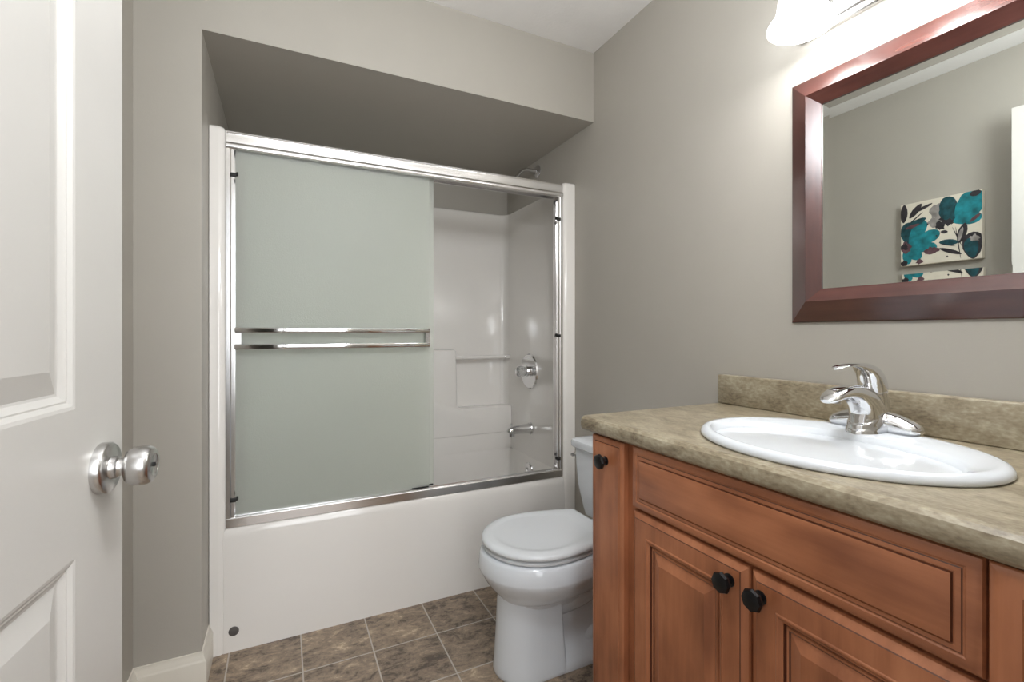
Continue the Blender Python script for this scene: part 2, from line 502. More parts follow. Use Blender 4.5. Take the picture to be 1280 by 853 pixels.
loft(bm, [inset_poly(poly, 0, 0), inset_poly(poly, 1.858, 0), inset_poly(poly, 1.866, .003), inset_poly(poly, 1.871, .010)])
obj('surround', bm, M['acrylic'], tub, ang=40)
# moulded lower back wall with ledge and soap shelf
bm = bmesh.new()
yl = 2.575
pr = [(-.188, .543), (1.248, .543), (1.248, .700), (.925, .700), (.905, .715), (.898, 1.03), (.885, 1.042), (-.188, 1.042)]
lo = []
for d, y in ((0, 2.654), (0, yl + .012), (.004, yl + .004), (.012, yl)):
    q = []
    for i, (x, z) in enumerate(pr):
        zz = z - d if i in (2, 3, 6, 7) else z
        xx = x - d if i in (4, 5) else x
        q.append((xx, y, zz))
    lo.append(q)
loft(bm, lo); obj('soap_shelf', bm, M['acrylic'], tub, ang=50)
bm = bmesh.new()
tube(bm, [(.895, 2.60, .993, .011), (1.0, 2.60, .993, .011), (1.12, 2.60, .993, .011), (1.218, 2.60, .993, .011)], seg=16)
obj('towel_bar', bm, M['acrylic'], tub)
bm = bmesh.new(); lathe(bm, [(.012, 0), (.013, .004), (.009, .012), (0, .013)], (1.214, 2.60, .993), (1, 0, 0), 16)
obj('bar_end_cap', bm, M['chrome'], tub)
bm = bmesh.new(); box(bm, 1.2, 1.249, 2.59, 2.612, .983, 1.004, .004); obj('bar_bracket', bm, M['acrylic'], tub)
# tub: apron, rim and basin in one shell
bm = bmesh.new()
def rr(x0, x1, y0, y1, r, z, n=6):
    return [(x, y, z) for x, y in arc(x1 - r, y1 - r, r, 0, 90, n) + arc(x0 + r, y1 - r, r, 90, 180, n) + arc(x0 + r, y0 + r, r, 180, 270, n) + arc(x1 - r, y0 + r, r, 270, 360, n)]
ax0, ax1 = -.192, 1.256
loft(bm, [rr(ax0, ax1, 1.9445, 2.60, .004, 0.0), rr(ax0, ax1, 1.9465, 2.60, .004, .30), rr(ax0, ax1, 1.9485, 2.60, .004, .405), rr(ax0, ax1, 1.951, 2.60, .004, .428), rr(ax0, ax1, 1.958, 2.60, .006, .438), rr(ax0 + .004, ax1 - .004, 1.97, 2.60, .01, .441),
          rr(-.155, 1.2495, 2.035, 2.5765, .03, .441), rr(-.148, 1.2492, 2.045, 2.5762, .04, .430), rr(-.12, 1.240, 2.07, 2.573, .05, .25), rr(-.04, 1.20, 2.10, 2.54, .08, .13), rr(.08, 1.15, 2.15, 2.49, .10, .105)], cap1=True)
box(bm, -.188, 1.2475, 2.5765, 2.65, .40, .5415, .003, 2)
obj('tub', bm, M['acrylic'], tub, ang=40)
bm = bmesh.new(); lathe(bm, [(.0165, 0), (.0165, .002), (.013, .0035), (0, .0035)], (-.158, 1.9452, .073), (0, -1, 0), 24, sx=1)
obj('access_plug', bm, M['grey_plug'], tub)
bm = bmesh.new(); lathe(bm, [(.038, 0), (.038, .006), (.034, .011), (.012, .013), (.010, .009), (0, .009)], (1.2455, 2.335, .372), (-1, 0, 0), 32)
obj('overflow_plate', bm, M['chrome'], tub)
bm = bmesh.new(); lathe(bm, [(.03, 0), (.03, .003), (.02, .004), (0, .002)], (1.08, 2.32, .106), (0, 0, 1), 24)
obj('drain', bm, M['chrome'], tub)

# valve, spout and shower arm on the right end
vz, vy = .923, 2.335
v = thing('shower_valve', 'round chrome shower valve with clear knob on the tub end wall', 'faucet', (1.25, vy, vz))
bm = bmesh.new(); lathe(bm, [(.097, 0), (.098, .005), (.093, .012), (.055, .016), (.034, .016), (.030, .020), (.030, .034), (.026, .036), (0, .036)], (1.25, vy, vz), (-1, 0, 0), 48)
obj('escutcheon', bm, M['chrome'], v)
bm = bmesh.new(); lathe(bm, [(.022, 0), (.027, .006), (.030, .020), (.030, .036), (.026, .046), (.018, .050), (0, .050)], (1.218, vy, vz), (-1, 0, 0), 12)
obj('knob', bm, M['crystal'], v, ang=20)
bm = bmesh.new(); lathe(bm, [(.014, 0), (.014, .04), (.012, .054), (0, .055)], (1.215, vy, vz), (-1, 0, 0), 16)
obj('stem', bm, M['chrome'], v)
sp = thing('tub_spout', 'chrome tub spout below the shower valve', 'faucet', (1.25, 2.325, .603))
bm = bmesh.new()
tube(bm, [(1.25, 2.325, .603, .034), (1.243, 2.325, .603, .034), (1.232, 2.325, .603, .029), (1.19, 2.325, .604, .025, .023), (1.15, 2.325, .603, .0225), (1.125, 2.325, .600, .0215), (1.112, 2.325, .594, .017), (1.108, 2.325, .590, .008)], side=(0, 1, 0), seg=24)
obj('spout_body', bm, M['chrome'], sp, ang=50)
bm = bmesh.new(); lathe(bm, [(.017, 0), (.017, .022), (.014, .022), (.014, .010), (0, .010)], (1.131, 2.325, .591), (0, 0, -1), 24)
obj('spout_outlet', bm, M['chrome'], sp)
bm = bmesh.new(); lathe(bm, [(.004, 0), (.004, .012), (.007, .014), (.007, .020), (0, .021)], (1.128, 2.325, .620), (0, 0, 1), 16)
obj('diverter_pin', bm, M['chrome'], sp)
sa = thing('shower', 'chrome shower head on a bent pipe high on the alcove wall', 'shower head', (XR, 2.32, 2.046))
bm = bmesh.new(); lathe(bm, [(.036, 0), (.036, .003), (.028, .009), (.013, .013), (0, .013)], (XR - .001, 2.32, 2.046), (-1, 0, 0), 32)
obj('wall_flange', bm, M['chrome'], sa)
bm = bmesh.new(); tube(bm, [(1.285, 2.32, 2.046, .0108), (1.25, 2.32, 2.047, .0108), (1.21, 2.32, 2.045, .0108), (1.185, 2.32, 2.030, .0108), (1.168, 2.32, 2.010, .0095), (1.158, 2.32, 1.998, .0095)], seg=16)
obj('pipe', bm, M['chrome'], sa)
bm = bmesh.new(); lathe(bm, [(.011, 0), (.013, .006), (.011, .014), (.014, .020), (.024, .034), (.026, .040), (.024, .043), (0, .043)], (1.163, 2.32, 2.004), (-.62, 0, -.78), 24)
obj('spray_head', bm, M['chrome'], sa)

# ------------------------------------------------------------------ shower door frame
FY = 1.952
sf = thing('shower_door_frame', 'bright metal shower door frame standing on the tub rim', 'shower door frame', (.52, FY + .03, .441))
bm = bmesh.new()   # header, rounded profile (y, z)
hp = [(.002, 1.797), (-.003, 1.800), (-.006, 1.806), (-.006, 1.812), (-.003, 1.818), (.0005, 1.821), (.001, 1.828), (.000, 1.840), (.000, 1.850), (.002, 1.853), (.000, 1.855), (.001, 1.860), (.005, 1.862), (.052, 1.862), (.052, 1.797), (.048, 1.797), (.048, 1.82), (.005, 1.82), (.005, 1.797)]
loft(bm, [[(x, FY + y, z) for y, z in hp] for x in (-.1825, 1.2245)])
obj('header_rail', bm, M['bright_metal'], sf, ang=28)
bm = bmesh.new()
tp = [(0, .441), (-.001, .472), (.001, .4745), (.004, .4745), (.006, .462), (.022, .462), (.024, .468), (.027, .468), (.029, .462), (.046, .462), (.048, .470), (.052, .470), (.052, .441)]
loft(bm, [[(x, FY + y, z) for y, z in tp] for x in (-.1825, 1.2245)])
obj('bottom_track', bm, M['bright_metal'], sf, ang=28)
for x0, x1, s in ((-.1825, -.1575, 1), (1.2245, 1.1995, -1)):
    bm = bmesh.new()
    jp = [(x0, 0), (x0 + s * .012, 0), (x0 + s * .016, .003), (x1, .003), (x1, .007), (x0 + s * .008, .009), (x0 + s * .008, .045), (x1, .046), (x1, .050), (x0, .050)]
    loft(bm, [[(x, FY + y, z) for x, y in jp] for z in (.474, 1.797)])
    j = obj('side_jamb', bm, M['bright_metal'], sf, ang=28)
    for z in ((.538, 1.705) if s > 0 else (.528, 1.124, 1.690)):
        bm = bmesh.new(); box(bm, min(x1 - s * .012, x1 + s * .006), max(x1 - s * .012, x1 + s * .006), FY - .003, FY + .010, z - .007, z + .007, .002)
        lathe(bm, [(.0075, 0), (.0075, .006), (0, .007)], (x1 + s * .006, FY + .004, z + .004), (s, 0, 0), 10)
        obj('bumper', bm, M['rubber'], j)

# sliding glass doors (both pushed to the left)
def glass_door(x0, x1, y, label):
    t = thing('sliding_glass_door', label, 'shower door', ((x0 + x1) / 2, y, .484), 'frosted sliding shower doors')
    bm = bmesh.new(); box(bm, x0, x1, y - .0025, y + .0025, .4785, 1.818, .0008, 1)
    obj('glass_pane', bm, M['frosted'], t)
    bm = bmesh.new(); box(bm, x1 - .075, x1 - .002, y - .0045, y + .0045, .4785, .4845, .001)
    obj('bottom_guide', bm, M['rubber'], t)
    return t
gd = glass_door(-.1545, .562, 1.967, 'frosted glass sliding shower door in front, with twin chrome towel bars')
glass_door(-.128, .588, 1.9895, 'frosted glass sliding shower door behind the one with towel bars')
tb = []
for z in (1.148, 1.088):
    bm = bmesh.new(); box(bm, -.155, .556, 1.928, 1.936, z - .0095, z + .0095, .003, 3)
    tb.append(obj('towel_bar', bm, M['chrome'], gd))
for x in (-.152, .538):
    bm = bmesh.new(); box(bm, x, x + .018, 1.936, 1.9635, 1.079, 1.158, .001)
    box(bm, x, x + .018, 1.930, 1.936, 1.0975, 1.1385)
    obj('bar_bracket', bm, M['satin'], gd)

# ------------------------------------------------------------------ toilet
TC = 1.433
to = thing('toilet', 'white round-front toilet with closed lid between tub and vanity', 'toilet', (.9, TC, 0))
def egg(xf, xm, xb, hw, z, hb=None, n=16, pw=2.0):
    """front half ellipse, then sides closing to half-width hb at xb"""
    hb = hw * .7 if hb is None else hb
    out = []
    for i in range(n + 1):                      # near side (y-) front quarter ... from widest near to tip to widest far
        a = -PI / 2 + PI * i / n
        ca, sa = math.cos(a), math.sin(a)
        out.append((xm - (xm - xf) * abs(ca) ** (2 / pw), TC + hw * math.copysign(abs(sa) ** (2 / pw), sa), z))
    for i in range(1, n // 2 + 1):
        t = i / (n // 2); out.append((xm + (xb - xm) * t, TC + hb + (hw - hb) * math.cos(t * PI / 2) ** 1.0, z))
    for i in range(n // 2, 0, -1):
        t = i / (n // 2); out.append((xm + (xb - xm) * t, TC - hb - (hw - hb) * math.cos(t * PI / 2) ** 1.0, z))
    return out
bm = bmesh.new()
loft(bm, [egg(.615, .80, 1.07, .165, .408, .12), egg(.600, .80, 1.07, .178, .404, .13), egg(.593, .80, 1.07, .184, .395, .13), egg(.588, .80, 1.07, .189, .352, .13), egg(.589, .80, 1.07, .188, .345, .13), egg(.597, .80, 1.06, .181, .330, .12),
          egg(.612, .80, 1.05, .168, .305, .11), egg(.636, .80, 1.04, .143, .275, .10), egg(.652, .79, 1.03, .118, .258, .09), egg(.655, .78, 1.02, .098, .250, .08), egg(.66, .78, 1.0, .085, .22, .07)])
# pedestal front column
def col(xf, xs, xb, hw, z, n=14):
    out = []
    for i in range(n + 1):
        a = -PI / 2 + PI * i / n
        out.append((xs - (xs - xf) * math.cos(a) ** .9, TC + hw * math.sin(a), z))
    r = .012
    for i in range(5):
        a = PI / 2 * i / 4; out.append((xb - r + r * math.sin(a), TC + hw - r + r * math.cos(a), z))
    for i in range(5):
        a = PI / 2 * i / 4; out.append((xb - r + r * math.cos(a), TC - hw + r - r * math.sin(a), z))
    return out
loft(bm, [col(.652, .76, .845, .088, .262), col(.648, .76, .846, .088, .235), col(.642, .76, .852, .091, .12), col(.637, .76, .858, .096, .04), col(.634, .76, .862, .100, .012), col(.636, .76, .862, .099, .002), col(.638, .76, .862, .098, .0)])
# rear foot flaring from the trapway
def foot(x0, x1, hw, z):
    pts = rr(x0, x1, TC - hw, TC + hw, min(.05, hw * .9), z, 6)
    return pts
loft(bm, [foot(.80, 1.19, .0985, 0), foot(.80, 1.192, .100, .012), foot(.80, 1.188, .096, .03), foot(.80, 1.17, .080, .055), foot(.80, 1.15, .062, .10), foot(.80, 1.13, .055, .18), foot(.80, 1.12, .055, .30)])
tube(bm, [(.84, TC, .22, .075, .075), (.93, TC, .235, .088, .075), (1.02, TC, .27, .092, .08), (1.10, TC, .30, .09, .08), (1.16, TC, .30, .07, .07)], side=(0, 1, 0), seg=24)
tube(bm, [(.86, TC, .050, .05, .02), (.92, TC, .060, .070, .04), (1.0, TC, .085, .076, .05), (1.07, TC, .12, .076, .06), (1.14, TC, .08, .07, .06)], side=(0, 1, 0), seg=32)
box(bm, 1.02, 1.265, TC - .115, TC + .115, .31, .404, .02, 3)
obj('bowl', bm, M['porcelain'], to, ang=42)
bm = bmesh.new()   # tank, tapering towards the bottom
def trr(x0, x1, hw, z): return rr(x0, x1, TC - hw, TC + hw, .028, z, 5)
loft(bm, [trr(1.125, 1.262, .170, .3925), trr(1.112, 1.270, .186, .398), trr(1.105, 1.275, .194, .43), trr(1.094, 1.28, .214, .52), trr(1.090, 1.283, .221, .60), trr(1.088, 1.284, .223, .667)])
obj('tank', bm, M['porcelain'], to)
bm = bmesh.new()
loft(bm, [trr(1.080, 1.286, .228, .667), trr(1.074, 1.287, .233, .672), trr(1.073, 1.287, .234, .688), trr(1.077, 1.286, .231, .697), trr(1.090, 1.283, .220, .703), trr(1.12, 1.27, .19, .7045)])
obj('tank_lid', bm, M['porcelain'], to)
bm = bmesh.new()
lathe(bm, [(.011, 0), (.011, .006), (.007, .008), (.007, .016), (0, .017)], (1.105, TC + .217, .630), (0, 1, 0), 16)
tube(bm, [(1.105, TC + .228, .630, .006), (1.095, TC + .230, .629, .007), (1.085, TC + .230, .627, .006)], seg=12)
obj('flush_lever', bm, M['satin'], to)
bm = bmesh.new()
loft(bm, [egg(.624, .79, 1.01, .160, .4085, .11), egg(.622, .79, 1.01, .162, .4115, .11), egg(.606, .79, 1.022, .177, .413, .124), egg(.605, .79, 1.022, .178, .4195, .125), egg(.611, .79, 1.02, .173, .4225, .12), egg(.628, .79, 1.01, .158, .423, .11)])
obj('seat', bm, M['seat_plastic'], to)
bm = bmesh.new()
loft(bm, [egg(.628, .79, 1.012, .156, .4235, .112), egg(.624, .79, 1.014, .160, .4275, .114), egg(.604, .79, 1.028, .179, .4285, .129), egg(.600, .79, 1.030, .183, .432, .131), egg(.600, .79, 1.030, .183, .4395, .131), egg(.605, .79, 1.028, .179, .4455, .129), egg(.618, .79, 1.022, .168, .4495, .121), egg(.630, .79, 1.012, .158, .4505, .112),
          egg(.640, .785, .985, .149, .4502, .090), egg(.648, .785, .972, .142, .4480, .078), egg(.662, .785, .955, .130, .4474, .068), egg(.71, .785, .89, .08, .4478, .04)])
obj('seat_lid', bm, M['seat_plastic'], to, ang=50)
for s in (-1, 1):
    bm = bmesh.new(); lathe(bm, [(.016, 0), (.017, .008), (.014, .018), (.008, .022), (0, .023)], (1.045, TC + s * .075, .4045), (0, 0, 1), 20)
    obj('seat_hinge', bm, M['seat_plastic'], to)
    bm = bmesh.new(); lathe(bm, [(.013, 0), (.012, .008), (.007, .014), (0, .015)], (1.04, TC + s * .082, .050), (0, 0, 1), 20)
    obj('bolt_cap', bm, M['seat_plastic'], to)

# ------------------------------------------------------------------ vanity cabinet
VY0, VY1, VX = .095, 1.052, .768      # ends and face-frame plane
va = thing('vanity_cabinet', 'reddish brown maple vanity cabinet with raised-panel doors and black knobs', 'cabinet', (1.02, .575, 0))
bm = bmesh.new()
box(bm, VX, VX + .02, VY0, VY1, .10, .871, .0015, 1)            # face frame board
box(bm, VX + .02, XR - .003, VY1 - .016, VY1, .0, .871)          # end panels
box(bm, VX + .02, XR - .003, VY0, VY0 + .016, .0, .871)
box(bm, VX + .02, XR - .003, VY0 + .016, VY1 - .016, .10, .116)
box(bm, XR - .012, XR - .003, VY0 + .016, VY1 - .016, .116, .871)
box(bm, VX, VX + .016, VY1 - .022, VY1 + .0, .0, .10)
obj('body', bm, M['wood_v'], va)
bm = bmesh.new(); box(bm, VX + .06, VX + .075, VY0 + .016, VY1 - .016, 0, .10); obj('toe_kick', bm, M['wood_h'], va)
DT = .018                                                        # door thickness; door faces at x = VX - DT - ...
def front(name, y0, y1, z0, z1, prof, mats, m):
    """door or drawer front facing -x"""
    bm = bmesh.new()
    panel(bm, (VX - .001 - DT, y0, z0), (0, 1, 0), (0, 0, 1), (-1, 0, 0), y1 - y0, z1 - z0, prof, mats, back=DT)
    return obj(name, bm, [m, M['glaze']], va, ang=20)
PD = [(0, -.012), (.002, -.008), (.008, -.0045), (.0135, -.0015), (.015, 0), (.050, 0), (.052, .0015), (.0545, .0015), (.060, -.003), (.062, -.003), (.0632, -.007), (.0655, -.007), (.067, -.0045), (.0705, -.0045), (.073, -.0065), (.090, .0), (.094, .0015), (.097, .001)]
MD = [0, 0, 0, 1, 0, 0, 0, 0, 0, 1, 1, 0, 0, 1, 0, 0, 0, 0]
PF = [(0, -.008), (.002, -.004), (.008, -.0015), (.016, -.001), (.018, -.0025), (.0195, -.0025), (.021, -.0015), (.027, -.0010), (.028, -.0028), (.0292, -.0028), (.0302, .001), (.032, .0015)]
MF = [0, 0, 0, 0, 0, 1, 0, 0, 0, 1, 0, 0]
PS = [(0, -.004), (.003, -.001), (.005, 0), (.012, .001), (.0135, -.001), (.015, -.001), (.017, .0015)]
MS = [0, 0, 0, 0, 1, 0, 0]
d0 = front('door', .919, 1.048, .115, .866, PS, MS, M['wood_v'])
front('drawer_front', .2585, .889, .722, .868, PF, MF, M['wood_h'])
d1 = front('door', .576, .889, .115, .7145, PD, MD, M['wood_v'])
d2 = front('door', .2585, .571, .115, .7145, PD, MD, M['wood_v'])
front('door', .118, .2545, .115, .868, [(0, -.004), (.002, -.001), (.004, 0), (.012, .0025), (.030, .003), (.032, .0005), (.035, -.004), (.038, -.004), (.050, .001)], [0, 0, 0, 0, 0, 1, 1, 0, 0], M['wood_v'])
def knob(parent, y, z):
    bm = bmesh.new(); x = VX - .001 - DT
    lathe(bm, [(.012, -.003), (.012, .002), (.0078, .004), (.0072, .012), (.010, .017)], (x, y, z), (-1, 0, 0), 20)
    R = [(.010, .016), (.0185, .0175), (.0200, .0215), (.0180, .0265), (.010, .0285), (0, .029)]
    lathe(bm, R, (x, y, z), (-1, 0, 0), 8)
    obj('knob', bm, M['black'], parent, ang=20)
knob(d0, .986, .808); knob(d1, .613, .676); knob(d2, .549, .676)

# countertop with backsplash
CY0, CY1 = .087, 1.080
ct = thing('countertop', 'mottled beige stone-look countertop with backsplash on the vanity', 'countertop', (1.0, .58, .871))
CZ = .911
SKX, SKY, SKA, SKB = .975, .565, .259, .207        # sink centre, half-length along y, half-width along x
bm = bmesh.new()
# front bullnose profile (x,z) swept along y, top has an oval opening for the sink
nose = [(.790, .871), (.752, .871), (.744, .8725), (.738, .878), (.7355, .886), (.7355, .896), (.738, .904), (.744, .9095), (.752, .911)]
N = 48
hole = [(SKX + (SKB - .02) * math.cos(2 * PI * i / N), SKY + (SKA - .02) * math.sin(2 * PI * i / N)) for i in range(N)]
X0, X1 = .752, XR - .003
outer = []
for x, y in hole:                                   # rectangle points at the same angle
    dx, dy = x - SKX, y - SKY
    t = min([((X1 - SKX) / dx if dx > 0 else (X0 - SKX) / dx) if abs(dx) > 1e-9 else 1e9, ((CY1 - SKY) / dy if dy > 0 else (CY0 - SKY) / dy) if abs(dy) > 1e-9 else 1e9])
    outer.append((SKX + dx * t, SKY + dy * t))
cor = [(X1, CY1), (X0, CY1), (X0, CY0), (X1, CY0)]
def top_faces(z):
    hv = [bm.verts.new((x, y, z)) for x, y in hole]; ov = [bm.verts.new((x, y, z)) for x, y in outer]; cv = [bm.verts.new((x, y, z)) for x, y in cor]
    for i in range(N):
        j = (i + 1) % N; a_, b_ = outer[i], outer[j]
        extra = None
        for c, v_ in zip(cor, cv):
            onA = abs(a_[0] - c[0]) < 1e-6 or abs(a_[1] - c[1]) < 1e-6; onB = abs(b_[0] - c[0]) < 1e-6 or abs(b_[1] - c[1]) < 1e-6
            same = (abs(a_[0] - b_[0]) < 1e-6 or abs(a_[1] - b_[1]) < 1e-6)
            if not same and onA and onB and math.hypot(a_[0] - c[0], a_[1] - c[1]) < .4 and math.hypot(b_[0] - c[0], b_[1] - c[1]) < .4: extra = v_
        bm.faces.new([hv[i], ov[i]] + ([extra] if extra else []) + [ov[j], hv[j]])
    return hv
h1 = top_faces(CZ); h0 = top_faces(CZ - .04)
for i in range(N):
    j = (i + 1) % N; bm.faces.new((h1[i], h1[j], h0[j], h0[i]))
# nose and left end rounding
loft(bm, [[(x, y, z) for x, z in nose] for y in (CY0, CY1)], closed=False, cap0=False, cap1=False)
for y in (CY0, CY1):
    bm.faces.new([bm.verts.new((x, y, z)) for x, z in nose[1:] + [(X1, .911), (X1, .871)]])
bm.faces.new([bm.verts.new(p) for p in ((X1, CY0, .871), (X1, CY1, .871), (X1, CY1, .911), (X1, CY0, .911))])
bmesh.ops.remove_doubles(bm, verts=bm.verts, dist=1e-5)
obj('counter_slab', bm, M['laminate'], ct, ang=30)
bm = bmesh.new()
box(bm, XR - .023, XR - .002, CY0, CY1 + .002, CZ, 1.004, .005, 3)
obj('backsplash', bm, M['laminate'], ct)

# sink
sk = thing('sink', 'white oval drop-in sink set in the beige countertop', 'sink', (SKX, SKY, CZ))
def oval(a, b, z, cx=SKX, cy=SKY, n=72): return [(cx + b * math.cos(2 * PI * i / n), cy + a * math.sin(2 * PI * i / n), z) for i in range(n)]
bm = bmesh.new()
ix, ia, ib = SKX - .030, -.045, -.048
loft(bm, [oval(SKA - .03, SKB - .03, CZ + .001), oval(SKA - .002, SKB - .002, CZ + .001), oval(SKA, SKB, CZ + .004), oval(SKA - .001, SKB - .001, CZ + .010), oval(SKA - .006, SKB - .006, CZ + .0155), oval(SKA - .014, SKB - .014, CZ + .018),
          oval(SKA - .022, SKB - .022, CZ + .0168, SKX - .001), oval(SKA - .034, SKB - .060, CZ + .0145, SKX - .032), oval(SKA - .040, SKB - .068, CZ + .0105, SKX - .036), oval(SKA - .047, SKB - .073, CZ - .004, SKX - .037),
          oval(SKA - .060, SKB - .080, CZ - .040, SKX - .036), oval(SKA - .082, SKB - .092, CZ - .085, SKX - .034), oval(SKA - .125, SKB - .115, CZ - .118, SKX - .03), oval(.07, .055, CZ - .134, SKX - .025), oval(.024, .024, CZ - .138, SKX - .022)], cap1=True)
obj('basin', bm, M['porcelain'], sk, ang=60)
bm = bmesh.new(); lathe(bm, [(.026, 0), (.026, .003), (.020, .004), (.018, .001), (.016, .001), (.014, .006), (0, .008)], (SKX - .022, SKY, CZ - .1375), (0, 0, 1), 24)
obj('drain', bm, M['chrome'], sk)
bm = bmesh.new(); lathe(bm, [(.009, 0), (.009, .002), (.006, .002), (.006, 0.0005), (0, .0005)], (SKX - .036 + .1295, SKY, CZ - .03), (-.97, 0, .2), 16)
obj('overflow_ring', bm, M['chrome'], sk)

# faucet
FX, FYc, FZ = 1.162, .580, CZ + .0165
fa = thing('faucet', 'chrome single-lever faucet mounted on the back rim of the oval sink', 'faucet', (FX, FYc, FZ))
bm = bmesh.new()   # base with sloping wings
def basel(a, b, z, cx=FX): 
    out = []
    for i in range(40):
        t = 2 * PI * i / 40; c, s = math.cos(t), math.sin(t)
        out.append((cx + b * math.copysign(abs(c) ** .8, c), FYc + a * math.copysign(abs(s) ** .7, s), z))
    return out
tube(bm, [(FX, FYc - .086, FZ + .005, .008, .006), (FX, FYc - .083, FZ + .007, .018, .010), (FX, FYc - .073, FZ + .011, .024, .0155), (FX, FYc - .045, FZ + .0165, .026, .0215), (FX, FYc - .02, FZ + .019, .028, .023), (FX, FYc + .02, FZ + .019, .028, .023), (FX, FYc + .045, FZ + .0165, .026, .0215), (FX, FYc + .073, FZ + .011, .024, .0155), (FX, FYc + .083, FZ + .007, .018, .010), (FX, FYc + .086, FZ + .005, .008, .006)], side=(1, 0, 0), seg=24)
obj('base_plate', bm, M['chrome'], fa, ang=50)
bm = bmesh.new()   # spout body arching to -x: (x,y,z, half-width y, half-depth)
tube(bm, [(1.148, FYc, FZ - .001, .036, .066), (1.146, FYc, FZ + .008, .034, .063), (1.143, FYc, FZ + .022, .031, .056), (1.137, FYc, FZ + .040, .028, .047), (1.120, FYc, FZ + .063, .0255, .033), (1.090, FYc, FZ + .080, .0235, .021), (1.055, FYc, FZ + .086, .022, .0145), (1.022, FYc, FZ + .083, .021, .012), (1.000, FYc, FZ + .075, .018, .008), (.990, FYc, FZ + .071, .010, .004)],
     side=(0, 1, 0), seg=28, power=2.3)
obj('spout', bm, M['chrome'], fa, ang=60)
bm = bmesh.new(); lathe(bm, [(.011, 0), (.011, .013), (.009, .013), (.009, .010), (0, .010)], (1.020, FYc, FZ + .078), (-.1, 0, -1), 20)
obj('aerator', bm, M['chrome'], fa)
bm = bmesh.new()   # rear dome that carries the lever
tube(bm, [(1.172, FYc, FZ + .018, .027, .027), (1.166, FYc, FZ + .052, .0265, .0265), (1.160, FYc, FZ + .078, .0265, .0265), (1.158, FYc, FZ + .086, .0255, .0255), (1.157, FYc, FZ + .089, .022, .022)], side=(0, 1, 0), seg=28)
obj('collar', bm, M['chrome'], fa)
bm = bmesh.new()
lev = tube(bm, [(1.160, FYc, FZ + .086, .0265, .0275), (1.156, FYc, FZ + .102, .0265, .0270), (1.146, FYc, FZ + .118, .0245, .0230), (1.128, FYc, FZ + .131, .0205, .0150), (1.100, FYc, FZ + .139, .0160, .0075), (1.070, FYc, FZ + .142, .0150, .0048), (1.045, FYc, FZ + .141, .0150, .0035), (1.028, FYc, FZ + .138, .0115, .0025), (1.022, FYc, FZ + .136, .005, .0018)], side=(0, 1, 0), seg=28)
lv = obj('lever', bm, M['chrome'], fa, ang=60)
for dy, m in ((-.004, 'red'), (.004, 'blue')):
    bm = bmesh.new(); box(bm, 1.1316, 1.1336, FYc + dy - .0035, FYc + dy + .0035, FZ + .096, FZ + .103, .0005, 1)
    obj('temperature_mark', bm, M[m], lv)

# ------------------------------------------------------------------ wall mirror
MZ0, MZ1, MY0, MY1 = 1.166, 1.826, .183, .843
mi_ = thing('wall_mirror', 'large wall mirror with a dark reddish wood frame above the sink', 'mirror', (XR, .513, MZ0))
bm = bmesh.new()
pfm = [(0, .0), (0, .006), (.003, .009), (.052, .034), (.0555, .0355), (.058, .034), (.085, .0195), (.0875, .0185), (.0875, .014)]
lp = []
for ins, hgt in pfm:
    lp.append([(XR - .001 - hgt, y, z) for y, z in ((MY0 + ins, MZ0 + ins), (MY1 - ins, MZ0 + ins), (MY1 - ins, MZ1 - ins), (MY0 + ins, MZ1 - ins))])
lp.append([(XR - .001, y, z) for y, z in ((MY0 + .0875, MZ0 + .0875), (MY1 - .0875, MZ0 + .0875), (MY1 - .0875, MZ1 - .0875), (MY0 + .0875, MZ1 - .0875))])
rs = [[bm.verts.new(p) for p in q] for q in lp]
for a, b in zip(rs, rs[1:] + rs[:1]):
    for i in range(4):
        j = (i + 1) % 4; f = bm.faces.new((a[i], a[j], b[j], b[i])); f.material_index = 1 if i in (0, 2) else 0
obj('frame', bm, [M['mirror_wood_v'], M['mirror_wood_h']], mi_, ang=12)
bm = bmesh.new()
gi, bw, rise = .0872, .0175, .00047
g0 = [(MY0 + gi, MZ0 + gi), (MY1 - gi, MZ0 + gi), (MY1 - gi, MZ1 - gi), (MY0 + gi, MZ1 - gi)]
g1 = [(MY0 + gi + bw, MZ0 + gi + bw), (MY1 - gi - bw, MZ0 + gi + bw), (MY1 - gi - bw, MZ1 - gi - bw), (MY0 + gi + bw, MZ1 - gi - bw)]
lo = [[bm.verts.new((XR - .004, y, z)) for y, z in g0], [bm.verts.new((XR - .0155 - rise, y, z)) for y, z in g0], [bm.verts.new((XR - .0155, y, z)) for y, z in g1]]
for a, b in zip(lo, lo[1:]):
    for i in range(4):
        j = (i + 1) % 4; bm.faces.new((a[i], a[j], b[j], b[i]))
bm.faces.new(lo[0]); bm.faces.new(lo[2])
obj('mirror_glass', bm, M['mirror'], mi_, smooth=False)

